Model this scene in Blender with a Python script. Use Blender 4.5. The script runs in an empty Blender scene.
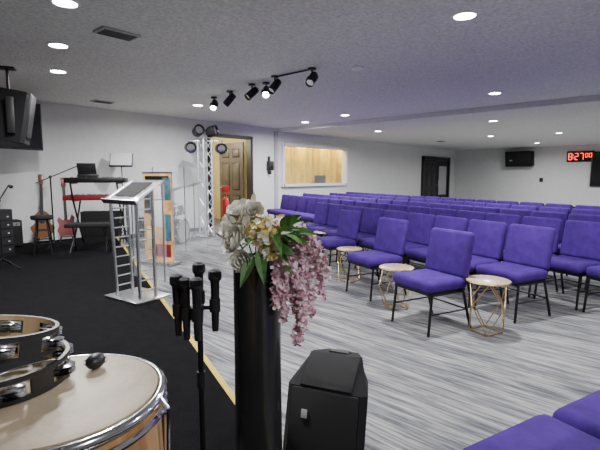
import bpy, bmesh, math, random
from mathutils import Matrix, Vector
random.seed(7)
rad=math.radians
V=Vector
# ------------------------------------------------------------ materials
def mat(name,col,rough=.5,metal=0,emit=None,es=0,bump=0,bscale=60,var=0,vscale=8,coat=0,trans=0,alpha=1,sheen=0,spec=None):
    m=bpy.data.materials.new(name); m.use_nodes=True
    nt=m.node_tree; b=nt.nodes['Principled BSDF']
    b.inputs['Base Color'].default_value=(*col,1)
    b.inputs['Roughness'].default_value=rough
    b.inputs['Metallic'].default_value=metal
    b.inputs['Coat Weight'].default_value=coat
    b.inputs['Transmission Weight'].default_value=trans
    b.inputs['Alpha'].default_value=alpha
    b.inputs['Sheen Weight'].default_value=sheen
    if spec is not None: b.inputs['Specular IOR Level'].default_value=spec
    if emit:
        b.inputs['Emission Color'].default_value=(*emit,1); b.inputs['Emission Strength'].default_value=es
    if bump or var:
        tc=nt.nodes.new('ShaderNodeTexCoord')
        if bump:
            n=nt.nodes.new('ShaderNodeTexNoise'); n.inputs['Scale'].default_value=bscale; n.inputs['Detail'].default_value=3
            nt.links.new(tc.outputs['Object'],n.inputs['Vector'])
            bp=nt.nodes.new('ShaderNodeBump'); bp.inputs['Strength'].default_value=bump; bp.inputs['Distance'].default_value=.02
            nt.links.new(n.outputs['Fac'],bp.inputs['Height']); nt.links.new(bp.outputs['Normal'],b.inputs['Normal'])
        if var:
            n=nt.nodes.new('ShaderNodeTexNoise'); n.inputs['Scale'].default_value=vscale; n.inputs['Detail'].default_value=4
            nt.links.new(tc.outputs['Object'],n.inputs['Vector'])
            r=nt.nodes.new('ShaderNodeValToRGB')
            r.color_ramp.elements[0].position=.3; r.color_ramp.elements[1].position=.7
            r.color_ramp.elements[0].color=(*[c*(1-var) for c in col],1)
            r.color_ramp.elements[1].color=(*[min(1,c*(1+var)) for c in col],1)
            nt.links.new(n.outputs['Fac'],r.inputs['Fac']); nt.links.new(r.outputs['Color'],b.inputs['Base Color'])
    return m

M={}
M['wall']=mat('wall_paint',(.67,.675,.67),.75,bump=.08,bscale=90,var=.03)
M['trim']=mat('grey_trim',(.42,.42,.44),.6,var=.03)
M['base']=mat('baseboard_dark',(.03,.03,.035),.6,var=.1)
M['purple']=mat('purple_fabric',(.056,.017,.195),.85,bump=.25,bscale=260,var=.2,vscale=10,spec=.2)
M['frame']=mat('dark_frame_metal',(.02,.018,.018),.4,metal=.6,var=.1)
M['black']=mat('black_plastic',(.012,.012,.013),.45,var=.1,vscale=20)
M['blackmatte']=mat('black_tolex',(.010,.010,.011),.8,bump=.3,bscale=300,spec=.3)
M['grille']=mat('black_grille',(.010,.010,.011),.6,metal=.3,bump=.5,bscale=500)
M['chrome']=mat('chrome',(.75,.75,.77),.12,metal=1,var=.02)
M['alu']=mat('aluminium',(.55,.56,.58),.3,metal=1,var=.05)
M['gold']=mat('gold_wire',(.62,.45,.22),.3,metal=1,var=.05)
M['white']=mat('white_paint',(.8,.8,.8),.5,var=.02)
M['red']=mat('red_paint',(.50,.02,.02),.35,var=.05)
M['dred']=mat('dark_red_lacquer',(.20,.012,.018),.35,var=.05)
M['skin']=mat('drum_head_skin',(.44,.35,.24),.5,var=.22,vscale=9,bump=.05,bscale=60)
M['acrylic']=mat('clear_acrylic',(.9,.95,.97),.05,alpha=.16)
M['glass']=mat('window_glass',(.9,.95,.95),.03,alpha=.06)
M['screen']=mat('tv_screen',(.008,.008,.01),.15,var=.05)
M['curtain']=mat('yellow_curtain',(.80,.56,.05),.8,var=.2,vscale=3)
M['warm']=mat('warm_wall_paint',(.75,.66,.42),.8,var=.05)
M['doorwood']=mat('door_dark_wood',(.10,.09,.085),.45,var=.12,vscale=5)
M['lens']=mat('lamp_lens',(1,1,1),.5,emit=(1,.99,1),es=60)
M['led']=mat('red_led',(.9,.05,.02),.4,emit=(1,.04,.01),es=5)
M['yellow']=mat('yellow_tape',(.55,.39,.04),.6,var=.12,vscale=10)
M['paper']=mat('sheet_paper',(.85,.85,.85),.6,var=.02)
M['mark']=mat('plain_mark_grey',(.45,.45,.47),.4,var=.02)
M['leaf']=mat('leaf_green',(.06,.17,.03),.5,var=.35,vscale=30)
M['petal_white']=mat('petal_white',(.82,.81,.72),.6,var=.08,vscale=40)
M['petal_cream']=mat('petal_cream',(.82,.66,.24),.6,var=.2,vscale=50)
M['petal_pink']=mat('petal_pink',(.72,.43,.52),.6,var=.18,vscale=40)
M['petal_pale']=mat('petal_pale_pink',(.90,.72,.76),.6,var=.10,vscale=40)
M['dry']=mat('dried_leaf',(.56,.52,.42),.8,var=.25,vscale=30)
M['key']=mat('piano_keys',(.7,.7,.68),.3,var=.02)
M['print']=mat('poster_print',(.62,.33,.12),.5,var=.5,vscale=6)
M['pteal']=mat('poster_teal',(.06,.14,.18),.5,var=.3,vscale=9)
M['shell']=mat('drum_shell',(.02,.02,.022),.25,coat=.5,var=.1)
M['brass']=mat('cymbal_bronze',(.62,.5,.28),.25,metal=1,var=.08)
M['guitar']=mat('guitar_wood',(.22,.09,.03),.3,coat=.6,var=.15)
M['dhead']=mat('drum_head_coated',(.35,.35,.34),.5,var=.05)
M['truss']=mat('truss_aluminium',(.72,.73,.75),.4,metal=.7,var=.05)

def ramp_mat(name): 
    m=bpy.data.materials.new(name); m.use_nodes=True; nt=m.node_tree
    return m,nt,nt.nodes['Principled BSDF']
def wood(name,c1,c2,scale=(6,6,.6),rough=.35,coat=.3):
    m,nt,b=ramp_mat(name)
    tc=nt.nodes.new('ShaderNodeTexCoord'); mp=nt.nodes.new('ShaderNodeMapping'); mp.inputs['Scale'].default_value=scale
    n=nt.nodes.new('ShaderNodeTexNoise'); n.inputs['Scale'].default_value=5; n.inputs['Detail'].default_value=6; n.inputs['Distortion'].default_value=.6
    r=nt.nodes.new('ShaderNodeValToRGB'); r.color_ramp.elements[0].position=.35; r.color_ramp.elements[1].position=.65
    r.color_ramp.elements[0].color=(*c1,1); r.color_ramp.elements[1].color=(*c2,1)
    nt.links.new(tc.outputs['Object'],mp.inputs['Vector']); nt.links.new(mp.outputs['Vector'],n.inputs['Vector'])
    nt.links.new(n.outputs['Fac'],r.inputs['Fac']); nt.links.new(r.outputs['Color'],b.inputs['Base Color'])
    b.inputs['Roughness'].default_value=rough; b.inputs['Coat Weight'].default_value=coat
    return m
M['congawood']=wood('conga_wood',(.26,.13,.05),(.45,.27,.12))
M['tablewood']=wood('table_wood',(.42,.30,.20),(.60,.46,.33),scale=(1,8,1))
M['tanwood']=wood('tan_wood',(.42,.29,.14),(.58,.43,.24))

# carpet with woven streaks running along world Y
def carpet():
    m,nt,b=ramp_mat('streaked_carpet'); L=nt.links.new; N=nt.nodes.new
    tc=N('ShaderNodeTexCoord')
    def noise(sc,scale,detail,dist=0,rough=.6):
        mp=N('ShaderNodeMapping'); mp.inputs['Scale'].default_value=sc
        n=N('ShaderNodeTexNoise'); n.inputs['Scale'].default_value=scale; n.inputs['Detail'].default_value=detail
        n.inputs['Distortion'].default_value=dist; n.inputs['Roughness'].default_value=rough
        L(tc.outputs['Object'],mp.inputs['Vector']); L(mp.outputs['Vector'],n.inputs['Vector']); return n
    def ramp(src,stops):
        r=N('ShaderNodeValToRGB'); e=r.color_ramp.elements
        while len(e)<len(stops): e.new(.5)
        for x,(p,c) in zip(e,stops): x.position=p; x.color=(*c,1)
        L(src,r.inputs['Fac']); return r
    a=noise((1,.055,1),34,4,.3,.65)
    ra=ramp(a.outputs['Fac'],[(.38,(.13,.132,.15)),(.47,(.22,.22,.235)),(.54,(.31,.31,.305)),(.65,(.43,.42,.40))])
    c=noise((1,.13,1),6.0,5,.5,.7)
    rc=ramp(c.outputs['Fac'],[(.40,(.45,.45,.50)),(.50,(.82,.82,.84)),(.62,(1.0,1.0,1.0))])
    mx=N('ShaderNodeMixRGB'); mx.blend_type='MULTIPLY'; mx.inputs[0].default_value=.85
    L(ra.outputs['Color'],mx.inputs[1]); L(rc.outputs['Color'],mx.inputs[2])
    L(mx.outputs['Color'],b.inputs['Base Color'])
    b.inputs['Roughness'].default_value=.95; b.inputs['Specular IOR Level'].default_value=.1
    f=noise((1,1,1),220,2); bp=N('ShaderNodeBump'); bp.inputs['Strength'].default_value=.4; bp.inputs['Distance'].default_value=.01
    L(f.outputs['Fac'],bp.inputs['Height']); L(bp.outputs['Normal'],b.inputs['Normal'])
    return m
M['carpet']=carpet()
M['stage']=mat('black_stage_carpet',(.006,.006,.007),.95,bump=.5,bscale=180,var=.25,vscale=12,spec=.06)
def ceil():
    m,nt,b=ramp_mat('textured_ceiling'); L=nt.links.new; N=nt.nodes.new
    tc=N('ShaderNodeTexCoord')
    n=N('ShaderNodeTexNoise'); n.inputs['Scale'].default_value=26; n.inputs['Detail'].default_value=5; n.inputs['Roughness'].default_value=.75
    L(tc.outputs['Object'],n.inputs['Vector'])
    r=N('ShaderNodeValToRGB'); r.color_ramp.elements[0].position=.32; r.color_ramp.elements[1].position=.62
    r.color_ramp.elements[0].color=(.56,.565,.54,1); r.color_ramp.elements[1].color=(.84,.85,.82,1)
    L(n.outputs['Fac'],r.inputs['Fac']); L(r.outputs['Color'],b.inputs['Base Color'])
    bp=N('ShaderNodeBump'); bp.inputs['Strength'].default_value=.7; bp.inputs['Distance'].default_value=.03
    L(n.outputs['Fac'],bp.inputs['Height']); L(bp.outputs['Normal'],b.inputs['Normal'])
    b.inputs['Roughness'].default_value=.9
    return m
M['ceiling']=ceil()

# ------------------------------------------------------------ mesh builder
class MB:
    def __init__(s): s.bm=bmesh.new(); s.mats=[]; s.T=Matrix()
    def mi(s,k):
        if k not in s.mats: s.mats.append(k)
        return s.mats.index(k)
    def fin(s,verts,k,smooth,mtx=None):
        T=s.T@mtx if mtx is not None else s.T
        fs=set()
        for v in verts:
            v.co=T@v.co
            fs.update(v.link_faces)
        i=s.mi(k)
        for f in fs: f.material_index=i; f.smooth=smooth
    def box(s,c,size,k,rot=None,bev=0,seg=2):
        b2=bmesh.new(); bmesh.ops.create_cube(b2,size=1)
        for v in b2.verts: v.co=V((v.co.x*size[0],v.co.y*size[1],v.co.z*size[2]))
        if bev: bmesh.ops.bevel(b2,geom=b2.edges[:]+b2.verts[:],offset=bev,segments=seg,affect='EDGES',profile=.5)
        m=Matrix.Translation(c)
        if rot is not None: m=m@(rot if isinstance(rot,Matrix) else Matrix.Rotation(rot,4,'Z'))
        s.merge(b2,k,bool(bev),m); 
    def merge(s,b2,k,smooth,m):
        mp={}
        nv=[]
        for v in b2.verts:
            w=s.bm.verts.new(v.co); mp[v]=w; nv.append(w)
        for f in b2.faces:
            try: s.bm.faces.new([mp[v] for v in f.verts])
            except ValueError: pass
        b2.free(); s.fin(nv,k,smooth,m)
    def tube(s,p,q,r,k,r2=None,n=10,caps=True):
        p=V(p);q=V(q);d=q-p;L=d.length
        if L<1e-6:return
        b2=bmesh.new(); bmesh.ops.create_cone(b2,cap_ends=caps,segments=n,radius1=r,radius2=r if r2 is None else r2,depth=L)
        m=Matrix.Translation((p+q)/2)@d.to_track_quat('Z','Y').to_matrix().to_4x4()
        s.merge(b2,k,True,m)
    def path(s,pts,r,k,n=8):
        for a,b in zip(pts,pts[1:]): s.tube(a,b,r,k,n=n)
        for a in pts[1:-1]: s.ball(a,(r,r,r),k,sub=1)
    def ball(s,c,rr,k,sub=2,rot=None):
        b2=bmesh.new(); bmesh.ops.create_icosphere(b2,subdivisions=sub,radius=1)
        m=Matrix.Translation(c)
        if rot is not None:m=m@rot
        m=m@Matrix.Diagonal((*rr,1)); s.merge(b2,k,True,m)
    def lathe(s,prof,k,c=(0,0,0),n=32,rot=None,smooth=True):
        nv=[];rings=[]
        for r,z in prof:
            ring=[]
            if r<1e-6: w=s.bm.verts.new((0,0,z)); ring=[w]*n; nv.append(w)
            else:
                for i in range(n):
                    a=2*math.pi*i/n; w=s.bm.verts.new((r*math.cos(a),r*math.sin(a),z)); ring.append(w); nv.append(w)
            rings.append(ring)
        for A,B in zip(rings,rings[1:]):
            for i in range(n):
                j=(i+1)%n
                vs=[]
                for w in (A[i],A[j],B[j],B[i]):
                    if w not in vs: vs.append(w)
                if len(vs)>2:
                    try: s.bm.faces.new(vs)
                    except ValueError: pass
        m=Matrix.Translation(c)
        if rot is not None:m=m@rot
        s.fin(nv,k,smooth,m)
    def torus(s,c,R,r,k,n=36,m=8,rot=None):
        prof=[(R+r*math.cos(2*math.pi*i/m),r*math.sin(2*math.pi*i/m)) for i in range(m+1)]
        s.lathe(prof,k,c,n,rot)
    def prism(s,pts,z0,z1,k,mtx=None,top=None):
        top=top or pts
        a=[s.bm.verts.new((x,y,z0)) for x,y in pts]; b=[s.bm.verts.new((x,y,z1)) for x,y in top]
        s.bm.faces.new(a[::-1]); s.bm.faces.new(b); n=len(pts)
        for i in range(n): s.bm.faces.new((a[i],a[(i+1)%n],b[(i+1)%n],b[i]))
        s.fin(a+b,k,False,mtx)
    def mesh(s,name):
        bmesh.ops.recalc_face_normals(s.bm,faces=s.bm.faces[:])
        me=bpy.data.meshes.new(name); s.bm.to_mesh(me); s.bm.free()
        for k in s.mats: me.materials.append(M[k])
        try: me.set_sharp_from_angle(angle=rad(40))
        except Exception: pass
        return me
    def obj(s,name,loc=(0,0,0),rz=0,parent=None):
        return place(s.mesh(name),name,loc,rz,parent)
def place(me,name,loc=(0,0,0),rz=0,parent=None):
    o=bpy.data.objects.new(name,me); bpy.context.collection.objects.link(o)
    o.location=loc; o.rotation_euler=(0,0,rz)
    if parent: o.parent=parent
    return o
def RX(a):return Matrix.Rotation(rad(a),4,'X')
def RY(a):return Matrix.Rotation(rad(a),4,'Y')
def RZ(a):return Matrix.Rotation(rad(a),4,'Z')

# ------------------------------------------------------------ room shell
XL,XR,YB,YF=-3.0,24.2,-6.0,10.2
H=3.05;H2=2.97
def simple(name,boxes,k):
    b=MB()
    for c0,c1 in boxes:
        c=[(a+d)/2 for a,d in zip(c0,c1)]; sz=[abs(d-a) for a,d in zip(c0,c1)]
        b.box(c,sz,k)
    return b.obj(name)
simple('floor',[((XL-.2,YB-.2,-.1),(XR+.2,13.4,0))],'carpet')
simple('ceiling',[((XL-.2,YB-.2,H),(10.2,YF,H+.15)),((10.2,YB-.2,H2),(XR+.2,YF,H+.15))],'ceiling')
simple('trim_soffit',[((10.12,YB,H2-.03),(10.22,YF,H))],'wall')
DX0,DX1,DZ=7.45,8.95,2.64
WX0,WX1,WZ0,WZ1=10.35,13.85,1.22,2.56
y0,y1=YF,YF+.15
simple('wall_left',[((XL-.2,y0,0),(DX0,y1,H+.1)),((DX0,y0,DZ),(DX1,y1,H+.1)),((DX1,y0,0),(WX0,y1,H+.1)),
    ((WX0,y0,0),(WX1,y1,WZ0)),((WX0,y0,WZ1),(WX1,y1,H+.1)),((WX1,y0,0),(XR+.2,y1,H+.1))],'wall')
simple('wall_far',[((XR,YB-.2,0),(XR+.2,YF,H+.1))],'wall')
simple('wall_behind',[((XL-.2,YB-.2,0),(XR+.2,YB,H+.1))],'wall')
simple('wall_stage_side',[((XL-.2,YB,0),(XL,YF,H+.1))],'wall')
simple('trim_corner',[((10.0,YF-.06,0),(10.12,YF,H2-.02))],'trim')
simple('baseboard_left',[((4.8,YF-.02,0),(DX0-.1,YF,.1)),((DX1+.1,YF-.02,0),(20.2,YF,.1))],'base')
simple('baseboard_far',[((XR-.02,YB,0),(XR,YF,.1))],'base')
def ex(y): return 1.43+(y-1.47)*.373
sb=MB(); sb.prism([(XL+.01,-5.5),(ex(-5.5),-5.5),(ex(10.15),10.15),(XL+.01,10.15)],0,.15,'stage'); sb.obj('stage_platform')
sb=MB(); w=.042
sb.prism([(ex(-5.5)-w,-5.5),(ex(-5.5),-5.5),(ex(10.1),10.1),(ex(10.1)-w,10.1)],.1502,.153,'yellow'); sb.obj('trim_stage_edge_tape')
fb=MB(); 
for x in (DX0,DX1): fb.box((x,YF-.01,DZ/2),(.09,.2,DZ),'black')
fb.box(((DX0+DX1)/2,YF-.01,DZ+.03),(DX1-DX0+.1,.2,.09),'black'); fb.obj('door_frame')
fb=MB()
t=.09
for x in (WX0,WX1): fb.box((x,YF,(WZ0+WZ1)/2),(t,.22,WZ1-WZ0+t),'white')
for z in (WZ0,WZ1): fb.box(((WX0+WX1)/2,YF,z),(WX1-WX0,.22,t),'white')
wo=fb.obj('window_1'); gb=MB(); gb.box(((WX0+WX1)/2,YF+.05,(WZ0+WZ1)/2),(WX1-WX0-.05,.01,WZ1-WZ0-.05),'glass'); gb.obj('glass',parent=wo)
def door_leaf(w,h,k='doorwood'):
    b=MB(); b.box((w/2,0,h/2),(w,.045,h),k)
    cols=[(.14*w,.44*w),(.56*w,.86*w)]; rows=[(.08,.36),(.42,.76),(.82,.93)]
    for cx0,cx1 in cols:
        for r0,r1 in rows:
            for sy in (-1,1):
                cz=(r0+r1)/2*h; hz=(r1-r0)*h; cw=cx1-cx0; cx=(cx0+cx1)/2
                b.box((cx,sy*.024,cz),(cw,.012,hz),'black',bev=.005)
                b.box((cx,sy*.031,cz),(cw*.8,.014,hz-cw*.2),k,bev=.006)
    b.tube((w-.07,-.09,h*.45),(w-.07,.09,h*.45),.012,'chrome'); 
    for sy in(-1,1): b.tube((w-.07,sy*.08,h*.45),(w-.19,sy*.08,h*.45),.01,'chrome')
    return b
door_leaf(1.15,2.55).obj('door_1',(DX1-.07,YF+.2,.01),rad(91))
b=MB()
for x in (20.3,23.3): b.box((x,YF-.05,1.25),(.16,.12,2.5),'black')
b.box((21.8,YF-.05,2.45),(3.16,.12,.16),'black'); b.obj('trim_door_frame')
dl=door_leaf(1.4,2.35,'black'); dl.obj('door_2',(20.4,YF-.05,.01),0)
b=MB(); b.box((.7,0,1.17),(1.4,.04,2.34),'frame'); b.box((.7,-.03,1.3),(.9,.02,1.5),'trim'); b.tube((.1,-.07,1),(.1,-.07,1.3),.015,'chrome'); b.obj('door_3',(21.82,YF-.05,.01),0)
simple('wall_hallway',[((6.2,13.0,0),(9.8,13.2,3)),((6.2,10.4,0),(6.35,13.0,3)),((9.65,10.4,0),(9.8,13.0,3))],'warm')
simple('ceiling_hallway',[((6.2,10.36,3),(9.8,13.2,3.1))],'ceiling')
simple('wall_booth',[((9.9,11.6,0),(15.2,11.75,3)),((9.82,10.36,0),(9.95,11.6,3)),((15.1,10.36,0),(15.2,11.6,3))],'warm')
simple('ceiling_booth',[((9.82,10.36,3),(15.2,11.75,3.1))],'ceiling')
b=MB(); n=420; vs=[]
for j in range(2):
    row=[]
    for i in range(n+1):
        x=10.05+(15.0-10.05)*i/n
        y=10.85+.08*math.sin(x*17+1.4*math.sin(x*3))+.03*math.sin(x*47)
        row.append(b.bm.verts.new((x,y,.4 if j==0 else 2.85)))
    vs.append(row)
for i in range(n): b.bm.faces.new((vs[0][i],vs[0][i+1],vs[1][i+1],vs[1][i]))
b.fin(vs[0]+vs[1],'curtain',True); 
b.tube((10.05,10.85,2.87),(15.0,10.85,2.87),.02,'black'); b.obj('curtain')
b=MB(); b.box((0,0,.6),(.9,.16,1.2),'frame',bev=.02); b.box((0,-.02,1.38),(.62,.05,.36),'black',bev=.01); b.box((0,-.02,1.2),(.1,.08,.1),'black'); b.obj('booth_monitor',(12.7,10.52,0))
# ------------------------------------------------------------ lights
def arealight(name,loc,power,size,col=(.99,.99,1),rot=(0,0,0),spread=170):
    l=bpy.data.lights.new(name,'AREA'); l.shape='DISK'; l.size=size; l.energy=power; l.color=col; l.spread=rad(spread)
    o=bpy.data.objects.new(name,l); bpy.context.collection.objects.link(o); o.location=loc; o.rotation_euler=rot; return o
dlm=MB(); dlm.lathe([(.10,-.004),(.0,-.004)],'lens',n=24); dlm.lathe([(.10,-.002),(.10,-.012),(.125,-.010),(.13,0)],'white',n=24); dlm=dlm.mesh('downlight')
spots=[(1.62,4.3),(2.05,5.72),(2.52,7.1),(1.2,2.8),(4.33,1.78),(5.69,8.15),(9.46,8.38),(9.08,6.7),(8.6,2.91),
 (12.3,7.75),(12.1,4.1),(16.5,5.65),(16.9,3.57),(21.2,5.3),(4.3,-1.6),(8.3,-1.2),(12.2,.2),(17,-.5),(21.2,1.0),(.6,-1.5)]
for x,y in spots:
    z=H if x<10.2 else H2
    o=place(dlm,'downlight',(x,y,z))
    a=arealight('lamp',(0,0,-.02),112 if x>3 else 80,.2); a.parent=o
def pl(name,loc,e,col,r=.1):
    l=bpy.data.lights.new(name,'POINT'); l.energy=e; l.color=col; l.shadow_soft_size=r
    o=bpy.data.objects.new(name,l); bpy.context.collection.objects.link(o); o.location=loc
pl('hallway_lamp',(7.6,11.6,2.6),110,(1,.88,.62))
for i,x in enumerate((10.7,11.9,13.1,14.3)): pl('booth_lamp_%d'%(i+1),(x,10.5,2.72),26,(1,.93,.68),.04)
w=bpy.data.worlds.new('world'); bpy.context.scene.world=w; w.use_nodes=True
w.node_tree.nodes['Background'].inputs[0].default_value=(.5,.5,.5,1); w.node_tree.nodes['Background'].inputs[1].default_value=.3

def spot(loc,az,tilt,lit=False):
    b=MB(); b.lathe([(0,0),(.06,0),(.06,-.025),(0,-.025)],'black',n=20)
    b.tube((0,0,-.02),(0,0,-.11),.012,'black')
    R=Matrix.Translation((0,0,-.15))@RZ(az)@RY(tilt)@Matrix.Scale(1.25,4)
    b.T=R
    b.lathe([(0,.09),(.045,.09),(.05,.02),(.05,-.10),(.044,-.10),(.04,-.07)],'black',n=20)
    b.lathe([(.042,-.085),(0,-.085)],'lens' if lit else 'chrome',n=20)
    b.box((0,.056,0),(.03,.012,.09),'black'); b.box((0,-.056,0),(.03,.012,.09),'black')
    b.T=Matrix(); b.obj('track_spotlight',loc)
spot((4.9,4.21,H),200,-50); spot((4.89,4.96,H),180,-45); spot((5.12,5.4,H),42,55,True); spot((5.04,5.66,H),170,-50); spot((5.17,6.41,H),150,-40); spot((5.34,7.11,H),42,50,True)
b=MB(); b.tube((4.89,4.96,H-.015),(4.9,4.21,H-.015),.012,'black'); b.obj('ceiling_light_conduit')
b=MB(); b.box((0,0,-.01),(.42,.26,.02),'trim',bev=.004)
for i in range(7): b.box((0,-.09+.03*i,-.022),(.36,.012,.008),'black')
vent=b.mesh('ceiling_vent'); place(vent,'ceiling_vent',(2.32,4.78,H)); place(vent,'ceiling_vent',(4.1,9.2,H)); place(vent,'ceiling_vent',(17.5,8.0,H2))
b=MB(); b.lathe([(.09,0),(.09,-.02),(.07,-.035),(0,-.038)],'white',n=24); b.obj('smoke_detector',(5.3,3.7,H))

# ------------------------------------------------------------ chairs
def chair_mesh():
    b=MB()
    b.box((.0,0,.465),(.52,.55,.115),'purple',bev=.05,seg=4)
    b.box((.0,0,.40),(.46,.49,.03),'blackmatte')
    R=RY(-11)
    b.box((-.265,0,.735),(.085,.55,.46),'purple',rot=R,bev=.041,seg=4)
    b.box((-.305,0,.735),(.02,.49,.38),'blackmatte',rot=R)
    for s in (-1,1):
        y=s*.25
        b.path([(.24,s*.26,0.0),(.20,y,.39),(-.21,y,.39),(-.32,s*.26,0.0)],.0135,'frame')
        b.path([(-.19,y,.39),(-.25,y,.50),(-.30,y,.76)],.0135,'frame')
        b.tube((.22,y,.20),(-.27,y,.20),.008,'frame')
    b.tube((-.265,-.25,.2),(-.265,.25,.2),.008,'frame'); b.tube((.2,-.25,.385),(.2,.25,.385),.012,'frame')
    return b.mesh('church_chair')
CM=chair_mesh()
def chair(x,y,a,z=0): place(CM,'church_chair',(x,y,z),rad(a))
chair(4.06,1.93,160); chair(4.72,3.0,160); chair(5.5,4.25,158)
al=V((.375,.927)); be=V((.927,-.375))
for k in range(1,6):
    o=V((5.03,1.44))+be*(k-1)*1.02
    for j in range(-2 if k>1 else 0,20):
        p=o+al*.60*j
        lim={1:6.2,2:9.65}.get(k,9.65)
        if p.y>lim: continue
        chair(p.x,p.y,159+random.uniform(-1.5,1.5))
for x,y in ((1.66,.26),(2.20,.07),(2.74,-.12)): chair(x,y,72)

def side_table(loc,h=.5,r=.22,rz=0):
    b=MB(); b.lathe([(0,h-.02),(r-.006,h-.02),(r,h-.012),(r,h-.004),(r-.006,h),(0,h)],'tablewood',n=40)
    b.torus((0,0,h-.012),r+.003,.006,'gold')
    n=4
    T=[(.16*math.cos(2*math.pi*i/n),.16*math.sin(2*math.pi*i/n),h-.02) for i in range(n)]
    Mi=[(.20*math.cos(2*math.pi*(i+.5)/n),.20*math.sin(2*math.pi*(i+.5)/n),h*.55) for i in range(n)]
    Bo=[(.15*math.cos(2*math.pi*i/n),.15*math.sin(2*math.pi*i/n),.008) for i in range(n)]
    for i in range(n):
        j=(i+1)%n
        for a,c in ((T[i],Mi[i]),(T[j],Mi[i]),(Mi[i],Bo[i]),(Mi[i],Bo[j]),(Bo[i],Bo[j]),(T[i],T[j])): b.tube(a,c,.0055,'gold',n=8)
    b.obj('side_table',loc,rz)
side_table((4.26,1.42,0),.52,.20,.4); side_table((4.38,2.48,0),.48,.19,.1); side_table((6.3,5.1,0),.48,.2,.8); side_table((5.08,3.64,0),.48,.18,.8)

# ------------------------------------------------------------ floor monitor speaker
b=MB()
b.T=Matrix.Translation((-.02,0,.045))@RY(-14)
bot=[(-.16,-.13),(.15,-.20),(.18,-.17),(.18,.17),(.15,.20),(-.16,.13)]
top=[(-.10,-.08),(.02,-.13),(.05,-.11),(.05,.11),(.02,.13),(-.10,.08)]
b.prism(bot,0,.42,'blackmatte'); b.prism(bot,.42,.57,'blackmatte',top=top)
b.box((.182,0,.225),(.02,.33,.38),'grille',bev=.006)
b.box((.117,0,.495),(.02,.26,.19),'grille',rot=RY(-41),bev=.006)
b.box((.195,-.09,.30),(.006,.03,.04),'mark',bev=.002)
b.box((-.03,0,.572),(.08,.1,.012),'black',bev=.004)
b.T=Matrix()
b.box((-.08,0,.03),(.2,.3,.06),'black')
b.obj('floor_speaker',(1.585,1.25,0),rad(200))

# ------------------------------------------------------------ flower pedestal vase and flowers
vx,vy=1.295,1.435
M['vase']=mat('vase_glazed_dark',(.06,.06,.064),.25,metal=.6,var=.15,vscale=3)
b=MB(); b.lathe([(0,0),(.108,0),(.11,.01),(.106,.5),(.106,.95),(.108,.965),(.102,.97),(.096,.955),(.092,.9),(0,.9)],'vase',n=48)
b.obj('pedestal_vase',(vx,vy,.152))
def petal(b,c,dirv,up,L,W,k,curl=.3):
    d=V(dirv).normalized(); u=V(up); s=d.cross(u)
    if s.length<1e-3: s=d.cross(V((1,.1,0)))
    s.normalize(); u=s.cross(d).normalized(); c=V(c)
    A=[c, c+d*L*.45-s*W*.5+u*curl*L*.10, c+d*L*.5+u*-.05*L, c+d*L*.45+s*W*.5+u*curl*L*.10, c+d*L*.85-s*W*.35+u*curl*L*.35, c+d*L*.9+u*curl*L*.3, c+d*L*.85+s*W*.35+u*curl*L*.35, c+d*L+u*curl*L*.45]
    vs=[b.bm.verts.new(p) for p in A]
    for f in ((0,2,1),(0,3,2),(1,2,5,4),(2,3,6,5),(4,5,7),(5,6,7)): b.bm.faces.new([vs[i] for i in f])
    b.fin(vs,k,True)
def leafm(b,c,dirv,up,L,W,k='leaf',droop=.3):
    d=V(dirv).normalized(); u=V(up); s=d.cross(u)
    if s.length<1e-3: s=V((1,0,0))
    s.normalize(); u=s.cross(d).normalized(); c=V(c); L5=[]; n=6
    for i in range(n+1):
        t=i/n; wd=W*.5*math.sin(math.pi*min(1,t**.8))+.0005; p=c+d*L*t-Z*droop*L*t*t
        L5.append([b.bm.verts.new(p-s*wd+u*wd*.4),b.bm.verts.new(p),b.bm.verts.new(p+s*wd+u*wd*.4)])
    for A,B in zip(L5,L5[1:]):
        b.bm.faces.new((A[0],A[1],B[1],B[0])); b.bm.faces.new((A[1],A[2],B[2],B[1]))
    b.fin([v for r in L5 for v in r],k,True)
def rnd(): 
    while 1:
        v=V((random.uniform(-1,1),random.uniform(-1,1),random.uniform(-1,1)))
        if .1<v.length<1: return v.normalized()
rt=V((.672,-.741,0)); fw=V((.741,.672,0)); Z=V((0,0,1))
fl=MB()
def P(r,f,z): return V((vx,vy,0))+rt*r+fw*f+Z*z
def stem(pts,r=.003,k='leaf'): fl.path(pts,r,k,n=6)
def hydrangea(c,R,k,n=150,k2=None):
    stem([P(0,0,1.06),c]); fl.ball(c,(R*.7,)*3,k,sub=2)
    for i in range(n):
        d=rnd(); 
        if d.z<-.55: continue
        q=c+d*R*random.uniform(.85,1.05); s=d.orthogonal().normalized(); t=d.cross(s)
        a0=random.random()*6
        kk=k2 if (k2 and random.random()<.35) else k
        for m in range(4):
            a=a0+m*math.pi/2; petal(fl,q,s*math.cos(a)+t*math.sin(a)+d*.25,d,.017,.016,kk)
hydrangea(P(.03,-.06,1.26),.072,'petal_cream',190,'petal_white')
hydrangea(P(.11,.0,1.27),.055,'petal_cream',120,'petal_pale')
hydrangea(P(.07,-.10,1.19),.05,'petal_cream',110,'petal_white')
def rose(c,R,axis,k='petal_white'):
    stem([P(0,0,1.06),c]); ax=V(axis).normalized(); s=ax.orthogonal().normalized(); t=ax.cross(s)
    for ring,(n,op,l) in enumerate(((3,.15,.6),(5,.4,.8),(6,.8,.95),(7,1.3,1.1),(8,2.0,1.15))):
        for m in range(n):
            a=2*math.pi*m/n+ring*.7+random.uniform(-.1,.1); rd=s*math.cos(a)+t*math.sin(a)
            petal(fl,c+rd*R*.05,ax+rd*op,-rd+ax*.3,R*l,R*.95,k,.35)
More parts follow.
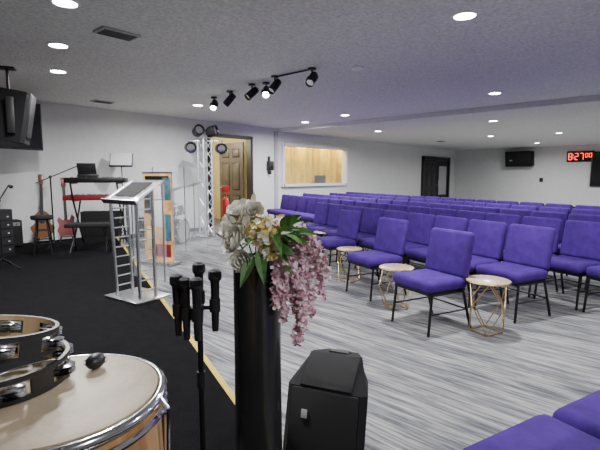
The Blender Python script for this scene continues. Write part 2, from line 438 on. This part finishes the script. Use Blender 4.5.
rose(P(-.07,-.06,1.22),.07,rt*-1+Z*.5-fw*.8); rose(P(-.04,-.10,1.15),.055,rt*-.5-fw); rose(P(-.07,.02,1.34),.06,Z+rt*-.4-fw*.5); rose(P(-.11,-.02,1.28),.055,rt*-1+Z*.3-fw*.4)
rose(P(-.01,.0,1.34),.05,Z*.6-fw)
for i in range(56):
    a=random.uniform(0,2*math.pi); r=random.uniform(.02,.10)
    c=P(r*math.cos(a)+.05,r*math.sin(a)*.7-.02,random.uniform(1.11,1.28)); d=rt*(math.cos(a)+.3)+fw*(math.sin(a)-.3)+Z*random.uniform(-.2,.9)
    leafm(fl,c,d,Z,random.uniform(.08,.14),random.uniform(.03,.045),'leaf',random.uniform(.1,.6))
for r,f,z,dr,dz in ((.05,-.1,1.22,.9,-.4),(.10,-.09,1.26,.8,.5),(.13,-.05,1.27,.7,.7),(.02,-.12,1.2,.2,-.8),(.08,-.11,1.2,.5,.1),(.12,-.06,1.24,1,.1),(.0,-.12,1.17,-.3,-.5),(.14,-.03,1.28,.6,.9),(.12,-.08,1.27,.3,1),(.16,-.05,1.25,1,.4)):
    leafm(fl,P(r,f,z),rt*dr+Z*dz-fw*.4,Z-fw,.12,.048)
for i in range(18):
    c=P(random.uniform(-.13,-.01),random.uniform(-.08,.06),random.uniform(1.2,1.37)); d=rt*random.uniform(-1,.3)+fw*random.uniform(-.5,.5)+Z*random.uniform(-.1,1)
    petal(fl,c,d,Z,random.uniform(.05,.085),.04,'dry' if i%2 else 'petal_white',.8)
def raceme(p0,p1,p2,w,n):
    pts=[]; 
    for i in range(9):
        t=i/8; pts.append(p0*(1-t)**2+p1*2*t*(1-t)+p2*t*t)
    stem([P(0,0,1.08)]+pts,.002)
    for i in range(n):
        t=random.random()**.8; t=.12+.88*t
        q=p0*(1-t)**2+p1*2*t*(1-t)+p2*t*t
        d=rnd(); ww=w*(1.15-t*.75); q=q+V((d.x,d.y,d.z*.5))*ww*random.uniform(.5,1)
        k='petal_pink' if random.random()<.5 else 'petal_pale'
        for m in range(3):
            petal(fl,q,rnd()+V((0,0,-.3)),d,random.uniform(.015,.026),.019,k,.5)
for (r0,z0,r1,z1,r2,z2,f,w,n) in ((.06,1.2,.17,1.24,.185,.77,-.06,.042,230),(.06,1.22,.13,1.2,.12,.88,-.09,.038,170),(.08,1.23,.23,1.25,.245,.88,-.02,.040,200),
        (.1,1.25,.25,1.28,.30,.95,.03,.038,170),(.08,1.2,.19,1.18,.21,.84,-.08,.036,160),(.08,1.18,.11,1.15,.09,.96,-.12,.03,100),(.12,1.27,.25,1.32,.31,1.06,-.03,.036,140),(.06,1.2,.17,1.2,.17,.95,-.02,.045,170)):
    raceme(P(r0,f*.5,z0),P(r1,f,z1),P(r2,f,z2),w,n)
fl.obj('flower_arrangement')

# ------------------------------------------------------------ microphone stand with several mics
def mic_into(b,base,top,kh='grille'):
    base=V(base);top=V(top);d=top-base;L=d.length
    R=d.to_track_quat('Z','Y').to_matrix().to_4x4()
    b.lathe([(0,0),(.013,0),(.0145,.02),(.016,.06),(.019,L-.055),(.021,L-.05)],'black',c=base,n=16,rot=R)
    b.lathe([(.021,L-.05),(.0275,L-.042),(.0285,L-.03),(.0285,L-.022),(.026,L-.008),(.015,L),(0,L+.002)],'micmesh',c=base,n=20,rot=R)
    b.torus(base+d.normalized()*(L-.034),.0282,.002,'black',n=20,rot=R)
M['micmesh']=mat('mic_mesh',(.025,.025,.027),.4,metal=.6,bump=.6,bscale=700)
b=MB()
b.lathe([(0,0),(.12,0),(.12,.012),(.02,.03),(0,.03)],'black',n=32); b.tube((0,0,.02),(0,0,.80),.0125,'frame'); b.tube((0,0,.45),(0,0,.52),.018,'black'); b.tube((0,0,.75),(0,0,.86),.009,'frame')
rl=V((.672,-.741,0)); fl2=V((.741,.672,0))
b.tube(-rl*.085+Z*.80,rl*.085+Z*.80,.009,'black'); b.tube(-fl2*.05+Z*.80,fl2*.05+Z*.80,.009,'black')
for r,f,zo in ((-.09,.0,-.01),(-.05,-.02,-.02),(.0,-.045,-.015),(.065,.0,.01),(-.01,.05,.03)):
    c=rl*r+fl2*f
    mic_into(b,c+Z*(.69+zo),c+Z*(.955+zo)+rl*r*.05)
    b.tube(c+Z*(.775+zo),c+Z*(.83+zo),.024,'black')
b.obj('microphone_stand',(1.04,1.515,.152))

# ------------------------------------------------------------ congas, tambourines, egg shaker
def conga(name,loc,r,h):
    b=MB()
    prof=[(r*.72,.16),(r*.74,.17),(r*.86,.3),(r*1.02,.5),(r*1.06,.62),(r*1.0,h-.04),(r*.97,h-.01)]
    b.lathe(prof,'congawood',n=40)
    b.lathe([(r*.97,h-.012),(r*.985,h-.002),(r*.9,h+.001),(0,h+.001)],'skin',n=48)
    b.torus((0,0,h-.012),r*1.03,.009,'chrome',n=48,m=10); b.torus((0,0,h-.04),r*1.05,.006,'chrome',n=48)
    b.torus((0,0,.17),r*.75,.008,'chrome'); b.torus((0,0,.45),r*1.0,.006,'chrome'); 
    for i in range(6):
        a=rad(60*i+12); c=V((math.cos(a),math.sin(a),0))
        b.path([c*r*1.03+Z*(h-.005),c*r*1.13+Z*(h-.03),c*r*1.11+Z*(h-.14)],.005,'chrome')
        b.box(c*r*1.09+Z*(h-.16),(.03,.035,.05),'chrome',rot=a,bev=.006); b.tube(c*r*1.11+Z*(h-.2),c*r*1.11+Z*(h-.12),.007,'chrome',n=6)
    for i in range(3):
        a=rad(120*i+40); c=V((math.cos(a),math.sin(a),0))
        b.path([c*r*.8+Z*.25,c*r*1.25+Z*.15,c*r*1.35+Z*.018],.011,'chrome'); b.ball(c*r*1.35+Z*.016,(.016,.016,.014),'black')
    b.torus((0,0,.25),r*.84,.008,'chrome')
    b.obj(name,loc)
conga('conga_drum',(.26,.82,.152),.172,.965)
conga('conga_drum',(-.06,1.13,.152),.168,.965)
def tamb(loc,R,h,rz,M0,key='black'):
    b=MB(); b.T=M0
    b.lathe([(R-.007,0),(R,0),(R,h*.22)],key,n=48); b.lathe([(R,h*.78),(R,h),(R-.007,h)],key,n=48)
    b.lathe([(R-.007,0),(R-.007,h*.22)],'tanwood',n=48); b.lathe([(R-.007,h*.78),(R-.007,h)],'tanwood',n=48)
    n=7
    for i in range(n):
        a0=2*math.pi*i/n
        for (ra,kk) in ((R,key),(R-.007,'tanwood')):
            nv=[];m=6
            ring=[[b.bm.verts.new((ra*math.cos(a0+q*.36/m),ra*math.sin(a0+q*.36/m),z)) for q in range(m+1)] for z in (h*.22,h*.78)]
            for q in range(m): b.bm.faces.new((ring[0][q],ring[0][q+1],ring[1][q+1],ring[1][q]))
            b.fin(ring[0]+ring[1],kk,True)
        am=a0+.36+.27; c=V((math.cos(am)*(R-.003),math.sin(am)*(R-.003),0))
        b.tube(c+Z*h*.2,c+Z*h*.8,.0018,'chrome',n=6)
        for dz in (-.006,-.002,.003,.007): b.lathe([(0,.002),(.008,.0015),(.021,0),(.022,-.0004)],'chrome',c=c+Z*(h*.5+dz),n=18)
    b.obj('tambourine',loc,rz)
tamb((.20,.94,1.1195),.118,.045,.4,Matrix())
tamb((.185,.94,1.166),.112,.045,1.3,Matrix.Translation((0,0,.018))@RX(8)@RY(5))
b=MB(); b.ball((0,0,.015),(.022,.017,.015),'black',sub=3); b.lathe([(.0222,.014),(.0226,.015),(.0222,.016)],'black',n=24); b.obj('egg_shaker',(.345,.865,1.119),.6)

# ------------------------------------------------------------ podium (aluminium + acrylic)
b=MB()
b.box((0,0,.012),(.46,.60,.024),'alu',bev=.004)
for s in (-1,1):
    for x in (-.12,.08):
        b.tube((x,s*.21,.02),(x-.02,s*.23,1.12+(.12 if x>0 else 0)),.019,'alu')
    for i in range(10): b.tube((-.12,s*.215,.12+i*.11),(.08,s*.215,.12+i*.11),.008,'alu')
    b.tube((-.18,s*.25,1.08),(.18,s*.25,1.30),.016,'alu')
b.box((0,0,1.20),(.42,.60,.014),'acrylic',rot=RY(-31)); b.box((-.19,0,1.085),(.014,.60,.06),'alu',rot=RY(-31)); b.box((.18,0,1.30),(.03,.60,.02),'alu')
b.box((0,0,1.215),(.28,.36,.006),'blackmatte',rot=RY(-31))
b.box((.17,0,.72),(.012,.60,1.1),'acrylic')
for s in (-1,1): b.tube((.16,s*.28,.18),(.16,s*.28,1.28),.008,'alu'); b.tube((.08,s*.21,.4),(.16,s*.27,.4),.008,'alu'); b.tube((.08,s*.22,1.1),(.16,s*.27,1.1),.008,'alu')
b.obj('lectern',(2.34,4.6,.152),rad(8))
# tall printed banner on a floor stand, generic picture
b=MB()
b.box((0,0,.03),(.30,.62,.05),'alu',bev=.01); b.tube((-.03,0,.05),(-.03,0,1.56),.01,'alu'); b.box((0,0,1.57),(.03,.62,.03),'alu')
b.box((.012,0,.81),(.004,.60,1.5),'print'); b.box((-.012,0,.81),(.004,.60,1.5),'paper')
for y,z,w_,h_,k in ((0,.9,.24,.5,'petal_white'),(0,1.25,.15,.2,'petal_pale'),(.2,1.3,.16,.38,'pteal'),(-.2,1.15,.16,.55,'frame'),(.19,.65,.16,.45,'pteal'),(-.15,.48,.2,.36,'petal_cream'),(.05,.25,.4,.22,'dred'),(0,1.48,.5,.07,'frame')):
    b.box((.0155,y,z),(.003,w_,h_),k,bev=.001)
b.obj('picture_banner',(3.86,6.75,0),rad(-160))

# ------------------------------------------------------------ keyboards on stand
def keyboard(b,c,L,W,k,rz=0):
    c=V(c); b.box(c,(W,L,.09),k,bev=.01); b.box(c+V((.07,0,.05)),(W*.4,L*.96,.01),'black')
    b.box(c+V((-W*.22,0,.05)),(W*.42,L*.9,.014),'key')
    n=int(L/.035)
    for i in range(n):
        if i%7 in (2,6): continue
        b.box(c+V((-W*.14,-L*.44+i*L*.88/n,.061)),(W*.24,.014,.014),'black')
    for i in range(10): b.tube(c+V((.09,-L*.4+i*L*.08,.05)),c+V((.09,-L*.4+i*L*.08,.07)),.009,'chrome',n=8)
b=MB()
keyboard(b,(0,0,.94),1.25,.34,'dred'); keyboard(b,(.1,0,1.28),1.1,.32,'frame'); b.box((.12,-.15,1.37),(.2,.34,.06),'black',bev=.01); b.box((.18,-.15,1.50),(.02,.34,.22),'black',rot=RY(15),bev=.004)
for s in (-.42,.42):
    b.path([(-.25,s,.02),(.2,s,.90),(.3,s,1.24)],.018,'frame'); b.path([(.3,s,.02),(-.2,s,.90)],.018,'frame'); b.tube((-.15,s,.885),(.17,s,.885),.018,'red'); b.tube((-.05,s,1.225),(.3,s,1.225),.016,'frame')
b.tube((.02,-.42,.42),(.02,.42,.42),.014,'frame')
b.box((-.05,0,.42),(.25,.7,.5),'blackmatte',bev=.01)
b.obj('keyboard_rig',(3.72,8.72,.152),rad(-130))
def music_stand(loc,rz,h=1.35):
    b=MB()
    for i in range(3):
        a=rad(120*i); b.tube((0,0,.3),(.2*math.cos(a),.2*math.sin(a),.01),.009,'frame')
    b.tube((0,0,.2),(0,0,h),.011,'frame'); R=RY(60)
    b.box((0,0,h+.1),(.36,.5,.01),'frame',rot=R); b.box((.12,0,h-.03),(.07,.5,.008),'frame',rot=RY(-20)); b.box((.012,0,h+.12),(.34,.46,.004),'paper',rot=R)
    b.obj('music_stand',loc,rz)
music_stand((4.72,9.8,0),rad(-125),1.78)
def boom(loc,rz,h=1.35):
    b=MB()
    for i in range(3):
        a=rad(120*i); b.tube((0,0,.15),(.3*math.cos(a),.3*math.sin(a),.01),.011,'frame')
    b.tube((0,0,.1),(0,0,h),.014,'frame'); b.tube((-.25,0,h-.12),(.5,0,h+.22),.010,'frame'); mic_into(b,(.48,0,h+.21),(.64,0,h+.19)); b.ball((0,0,h),(.03,.03,.03),'black')
    b.obj('boom_microphone_stand',loc,rz)
boom((2.95,9.0,.152),rad(-10)); boom((1.75,7.5,.152),rad(60),1.0)
# guitars on stands
def guitar(loc,rz,k,electric=False,sc=1.0):
    b=MB(); S=Matrix.Scale(sc,4)
    b.T=Matrix.Translation((0,0,.12))@RY(-10)@S
    if electric:
        pts=[(-.12,0),(.12,0),(.15,.1),(.12,.2),(.15,.34),(.10,.40),(.06,.30),(-.06,.30),(-.12,.36),(-.15,.30),(-.12,.2),(-.16,.1)]
        b.prism(pts,-.02,.02,k,mtx=RY(90)@RZ(90))
        z=.0
    else:
        b.prism([((.19 if math.sin(t)<0 else .15)*math.cos(t)*(1-.25*math.exp(-((math.sin(t)-.15)/.2)**2)),.24*math.sin(t)+.24) for t in [2*math.pi*i/40 for i in range(40)]],-.045,.045,k,mtx=RY(90)@RZ(90))
        b.lathe([(.05,0),(0,.001)],'black',c=(.047,0,.30),n=20,rot=RY(90)); z=.045
    b.box((z+.007,0,.62),(.02,.05,.66),'black'); b.box((z,0,1.03),(.02,.08,.18),k,bev=.005); b.box((z+.005,0,.14),(.02,.14,.03),'black')
    for i in range(6): b.ball((z,(.05 if i%2 else -.05),.98+.05*(i//2)),(.012,.012,.012),'chrome',sub=1)
    b.T=Matrix()
    b.path([(-.18,-.12,.01),(-.1,0,.55),(-.18,.12,.01)],.01,'frame'); b.path([(.14,-.15,.01),(0,-.1,.1),(0,.1,.1),(.14,.15,.01)],.01,'frame')
    b.obj('guitar' if not electric else 'electric_guitar',loc,rz)
guitar((2.98,9.7,.152),rad(-115),'guitar',False,1.15); guitar((3.45,9.75,.152),rad(-105),'dred',True,1.1)
b=MB(); b.box((0,0,.27),(.3,.6,.5),'blackmatte',bev=.015); b.box((.155,0,.22),(.01,.52,.34),'grille'); b.box((.155,0,.45),(.012,.52,.07),'alu')
for i in range(6): b.tube((.16,-.2+i*.08,.45),(.18,-.2+i*.08,.45),.012,'black')
b.tube((0,-.1,.53),(0,.1,.53),.012,'black')
for s in(-1,1):
    for t in(-1,1): b.ball((s*.1,t*.25,.02),(.02,.02,.015),'black',sub=1)
amp=b.mesh('guitar_amplifier'); place(amp,'guitar_amplifier',(2.3,9.75,.152),rad(-90)); 
b=MB(); b.box((0,0,.4),(.5,.55,.8),'blackmatte',bev=.012)
for i in range(5): b.box((.255,0,.12+i*.14),(.012,.48,.11),'grille'); b.box((.264,.16,.12+i*.14),(.006,.03,.02),'mark'); b.tube((.26,-.1,.12+i*.14),(.28,-.1,.12+i*.14),.015,'alu')
b.obj('equipment_rack',(1.85,8.75,.152),rad(-60))
b=MB(); b.lathe([(0,.62),(.16,.62),(.18,.65),(.17,.69),(0,.70)],'blackmatte',n=28)
for i in range(4):
    a=rad(90*i+20); b.tube((.1*math.cos(a),.1*math.sin(a),.62),(.2*math.cos(a),.2*math.sin(a),0.01),.012,'frame')
b.torus((0,0,.22),.165,.007,'frame'); b.obj('stool',(2.55,8.3,.152))
b=MB(); b.box((0,0,.5),(.35,.75,.07),'blackmatte',bev=.02)
for s in(-1,1): b.path([(-.15,s*.3,0.02),(.1,s*.25,.47)],.014,'frame'); b.path([(.15,s*.3,0.02),(-.1,s*.25,.47)],.014,'frame')
b.obj('keyboard_bench',(3.2,7.95,.152),rad(-130))

# ------------------------------------------------------------ drum kit
b=MB(); b.T=Matrix.Scale(.95,4)
R90=RY(90)
b.lathe([(.27,-.22),(.28,-.2),(.28,.2),(.27,.22)],'shell',c=(0.1,0,.30),n=36,rot=R90)
b.lathe([(.27,.21),(0,.21)],'dhead',c=(.1,0,.30),n=36,rot=R90); b.lathe([(.27,-.21),(0,-.21)],'dhead',c=(.1,0,.30),n=36,rot=R90)
for s in (-.21,.21): b.torus((.1+s,0,.30),.285,.012,'chrome',rot=R90)
def tom(c,r,h,rot=None,legs=False):
    c=V(c); rot=rot or Matrix()
    b.lathe([(r,0),(r,h)],'shell',c=c,n=28,rot=rot); b.lathe([(r,h),(0,h)],'dhead',c=c,n=28,rot=rot); b.lathe([(r,0),(0,0)],'dhead',c=c,n=28,rot=rot)
    T=Matrix.Translation(c)@rot
    for z in (0,h): b.torus(T@V((0,0,z)),r+.004,.008,'chrome',n=28,rot=rot)
    for i in range(6):
        a=rad(60*i); d=V((math.cos(a)*(r+.01),math.sin(a)*(r+.01),0)); b.tube(T@(d),T@(d+Z*h),.004,'chrome',n=6)
        if legs and i%2==0: b.tube(c+d+Z*h*.6,V((c.x+d.x*1.1,c.y+d.y*1.1,0.01)),.008,'chrome')
tom((.1,-.18,.66),.14,.18,RY(-15)); tom((.1,.18,.66),.15,.2,RY(-15)); tom((-.35,-.45,.3),.2,.36,None,True); tom((-.4,.35,.55),.18,.13)
for s in(-1,1): b.tube((.1,0,.55),(.1,s*.15,.72),.01,'chrome')
for i in range(3):
    a=rad(120*i); b.tube((-.4,.35,.55),(-.4+.22*math.cos(a),.35+.22*math.sin(a),.01),.008,'chrome')
def cym(c,r,tilt):
    c=V(c)
    for i in range(3):
        a=rad(120*i+15); b.tube((c.x,c.y,.25),(c.x+.2*math.cos(a),c.y+.2*math.sin(a),.01),.008,'chrome')
    b.tube((c.x,c.y,.2),c,.011,'frame'); b.lathe([(.004,.025),(.03,.02),(.045,.006),(r,-.015)],'brass',c=c,n=36,rot=RY(tilt))
cym((.35,-.5,1.3),.26,-20); cym((.4,.4,1.4),.25,-18); cym((-.3,.6,.92),.17,0); cym((-.3,.6,.90),.17,0); cym((-.2,-.72,1.2),.24,20)
b.lathe([(0,.5),(.15,.5),(.16,.54),(0,.56)],'black',c=(-.7,0,0),n=24); b.tube((-.7,0,.5),(-.7,0,.1),.015,'chrome')
for i in range(3):
    a=rad(120*i); b.tube((-.7,0,.15),(-.7+.22*math.cos(a),.22*math.sin(a),.01),.01,'chrome')
b.obj('drum_kit',(5.32,8.75,0.005),rad(-60))
b=MB()
pp=[(4.45,7.95),(4.9,7.55),(5.5,7.65)]
for p,q in zip(pp,pp[1:]):
    p=V((*p,0));q=V((*q,0)); c=(p+q)/2; L=(q-p).length; an=math.atan2(q.y-p.y,q.x-p.x)
    b.box(c+Z*.85,(L-.02,.01,1.68),'acrylic',rot=an)
    for e in (p,q): b.tube(e+Z*.01,e+Z*1.7,.008,'chrome')
b.obj('drum_shield')

# ------------------------------------------------------------ lighting truss tower
b=MB(); s=.12; hh=2.45
b.box((0,0,.012),(.42,.42,.02),'alu')
for x in(-s,s):
    for y in(-s,s): b.tube((x,y,0.01),(x,y,hh),.024,'truss')
n=10
for i in range(n):
    z0=.05+i*(hh-.1)/n; z1=.05+(i+1)*(hh-.1)/n
    for (x0,y0_),(x1,y1_) in (((-s,-s),(s,-s)),((s,-s),(s,s)),((s,s),(-s,s)),((-s,s),(-s,-s))):
        if i%2: x0,y0_,x1,y1_=x1,y1_,x0,y0_
        b.tube((x0,y0_,z0),(x1,y1_,z1),.011,'truss',n=6); 
b.box((0,0,hh),(.32,.32,.02),'alu')
def par(c,az,tilt,r=1.25,lens='chrome'):
    T=b.T; b.T=Matrix.Translation(c)@RZ(az)@RY(tilt)@Matrix.Scale(r,4)
    b.lathe([(0,-.13),(.06,-.12),(.10,-.05),(.11,.1),(.10,.1),(.09,.06),(0,.06)],'black',n=24)
    b.lathe([(.075,.075),(0,.078)],lens,n=20); b.T=T
    b.tube(V(c)+V((0,0,.0)),V(c)+V((0,0,-.15)),.014,'black')
par((-.08,.16,2.62),-100,70); par((.14,-.12,2.62),-60,80); par((-.28,.22,2.22),-110,95); par((.3,-.24,2.2),-110,95)
b.tube((-.32,.26,2.38),(.34,-.28,2.38),.022,'alu')
b.obj('lighting_truss_tower',(6.52,9.1,0.0),rad(0))

b=MB(); b.lathe([(0,0),(.16,0),(.16,.02),(.02,.03),(0,.03)],'red',n=28); b.tube((-.1,0,.02),(-.1,0,1.1),.015,'red'); b.box((-.1,0,1.15),(.02,.22,.2),'red',bev=.004)
b.lathe([(0,.3),(.085,.31),(.10,.35),(.10,.82),(.07,.89),(.035,.92),(.03,.97),(0,.97)],'red',n=28); b.box((0,0,1.0),(.16,.03,.03),'black'); b.tube((.03,0,.96),(.11,0,.6),.012,'black'); b.box((0,0,.3),(.14,.1,.02),'black')
b.obj('fire_extinguisher',(7.85,10.0,0),rad(-130))

b=MB(); b.box((0,-.08,0),(.20,.16,.30),'black',bev=.03); b.lathe([(0,0),(.06,0),(.06,.01),(.02,.02)],'grille',c=(0,-.16,-.04),n=20,rot=RX(90)); b.box((0,-.02,.2),(.08,.04,.2),'black'); b.box((0,-.06,-.22),(.06,.1,.10),'black')
b.obj('wall_speaker',(9.75,YF,1.85))
b=MB(); b.box((-.02,0,0),(.04,.16,.2),'black',bev=.01); b.box((-.042,0,.03),(.01,.11,.09),'screen'); b.obj('thermostat',(XR,5.75,1.35))
b=MB(); b.prism([(-.30,-.6),(-.30,.6),(0,.68),(0,-.68)],-.36,.36,'blackmatte',mtx=Matrix.Translation((-.22,0,0))@RY(-12)); b.box((-.55,0,.06),(.03,1.12,.6),'grille',rot=RY(-12),bev=.01)
b.box((-.1,0,0),(.22,.2,.1),'black'); b.box((-.575,.3,-.1),(.01,.12,.05),'mark'); b.obj('wall_speaker',(XR,6.75,2.42))
# LED clock with seven-segment digits
SEG={'0':'abcdef','1':'bc','2':'abged','7':'abc','8':'abcdefg'}
b=MB(); b.box((-.04,0,0),(.08,1.10,.50),'black',bev=.012); b.box((-.085,0,0),(.01,1.02,.42),'screen')
def digit(ch,cy,cz,w,h,t):
    S={'a':(0,h/2,1),'g':(0,0,1),'d':(0,-h/2,1),'f':(-w/2,h/4,0),'b':(w/2,h/4,0),'e':(-w/2,-h/4,0),'c':(w/2,-h/4,0)}
    for k in SEG[ch]:
        u,v,hor=S[k]; b.box((-.094,cy-u,cz+v),(.008,w-t*.6 if hor else t,t if hor else h/2-t*.6),'led')
digit('8',.40,0,.13,.29,.028); b.box((-.094,.275,.06),(.008,.03,.03),'led'); b.box((-.094,.275,-.06),(.008,.03,.03),'led')
digit('2',.15,0,.13,.29,.028); digit('7',-.06,0,.13,.29,.028); digit('0',-.26,.05,.09,.17,.022); digit('0',-.41,.05,.09,.17,.022)
ck=b.obj('digital_clock',(XR,4.15,2.45))
b=MB(); b.box((-.06,0,0),(.07,2.6,1.6),'black',bev=.01); b.box((-.098,0,0),(.01,2.52,1.52),'screen'); b.box((-.02,0,0),(.05,.5,.4),'frame'); b.obj('wall_tv',(XR,2.4,1.85))
b=MB(); b.box((0,0,0),(1.15,.06,.88),'black',bev=.01); b.box((0,-.034,0),(1.09,.008,.82),'screen'); b.box((0,.06,.1),(.3,.08,.3),'frame'); b.tube((0,.08,.2),(0,.08,.55),.02,'frame')
b.obj('hanging_tv',(2.42,9.25,2.44),rad(15))
b=MB(); b.prism([(-.26,-.14),(.15,-.24),(.20,-.21),(.20,.21),(.15,.24),(-.26,.14)],-.36,.36,'blackmatte',mtx=RY(10)); b.box((.20,0,0),(.03,.38,.6),'grille',rot=RY(10),bev=.008); b.tube((-.05,0,.3),(-.05,0,.69),.02,'frame'); b.box((-.05,0,.68),(.2,.2,.02),'frame')
b.box((.0,.26,0),(.1,.04,.5),'black',bev=.01); b.box((.0,-.26,0),(.1,.04,.5),'black',bev=.01)
b.obj('hanging_speaker',(2.0,7.4,2.36),rad(-25))

# ------------------------------------------------------------ camera
c=bpy.data.cameras.new('camera'); c.sensor_width=36; c.lens=36*436/600; c.clip_start=.05
o=bpy.data.objects.new('camera',c); bpy.context.collection.objects.link(o); o.location=(0,0,1.5); o.rotation_euler=(rad(90-6.3),0,rad(42.2-90))
bpy.context.scene.camera=o
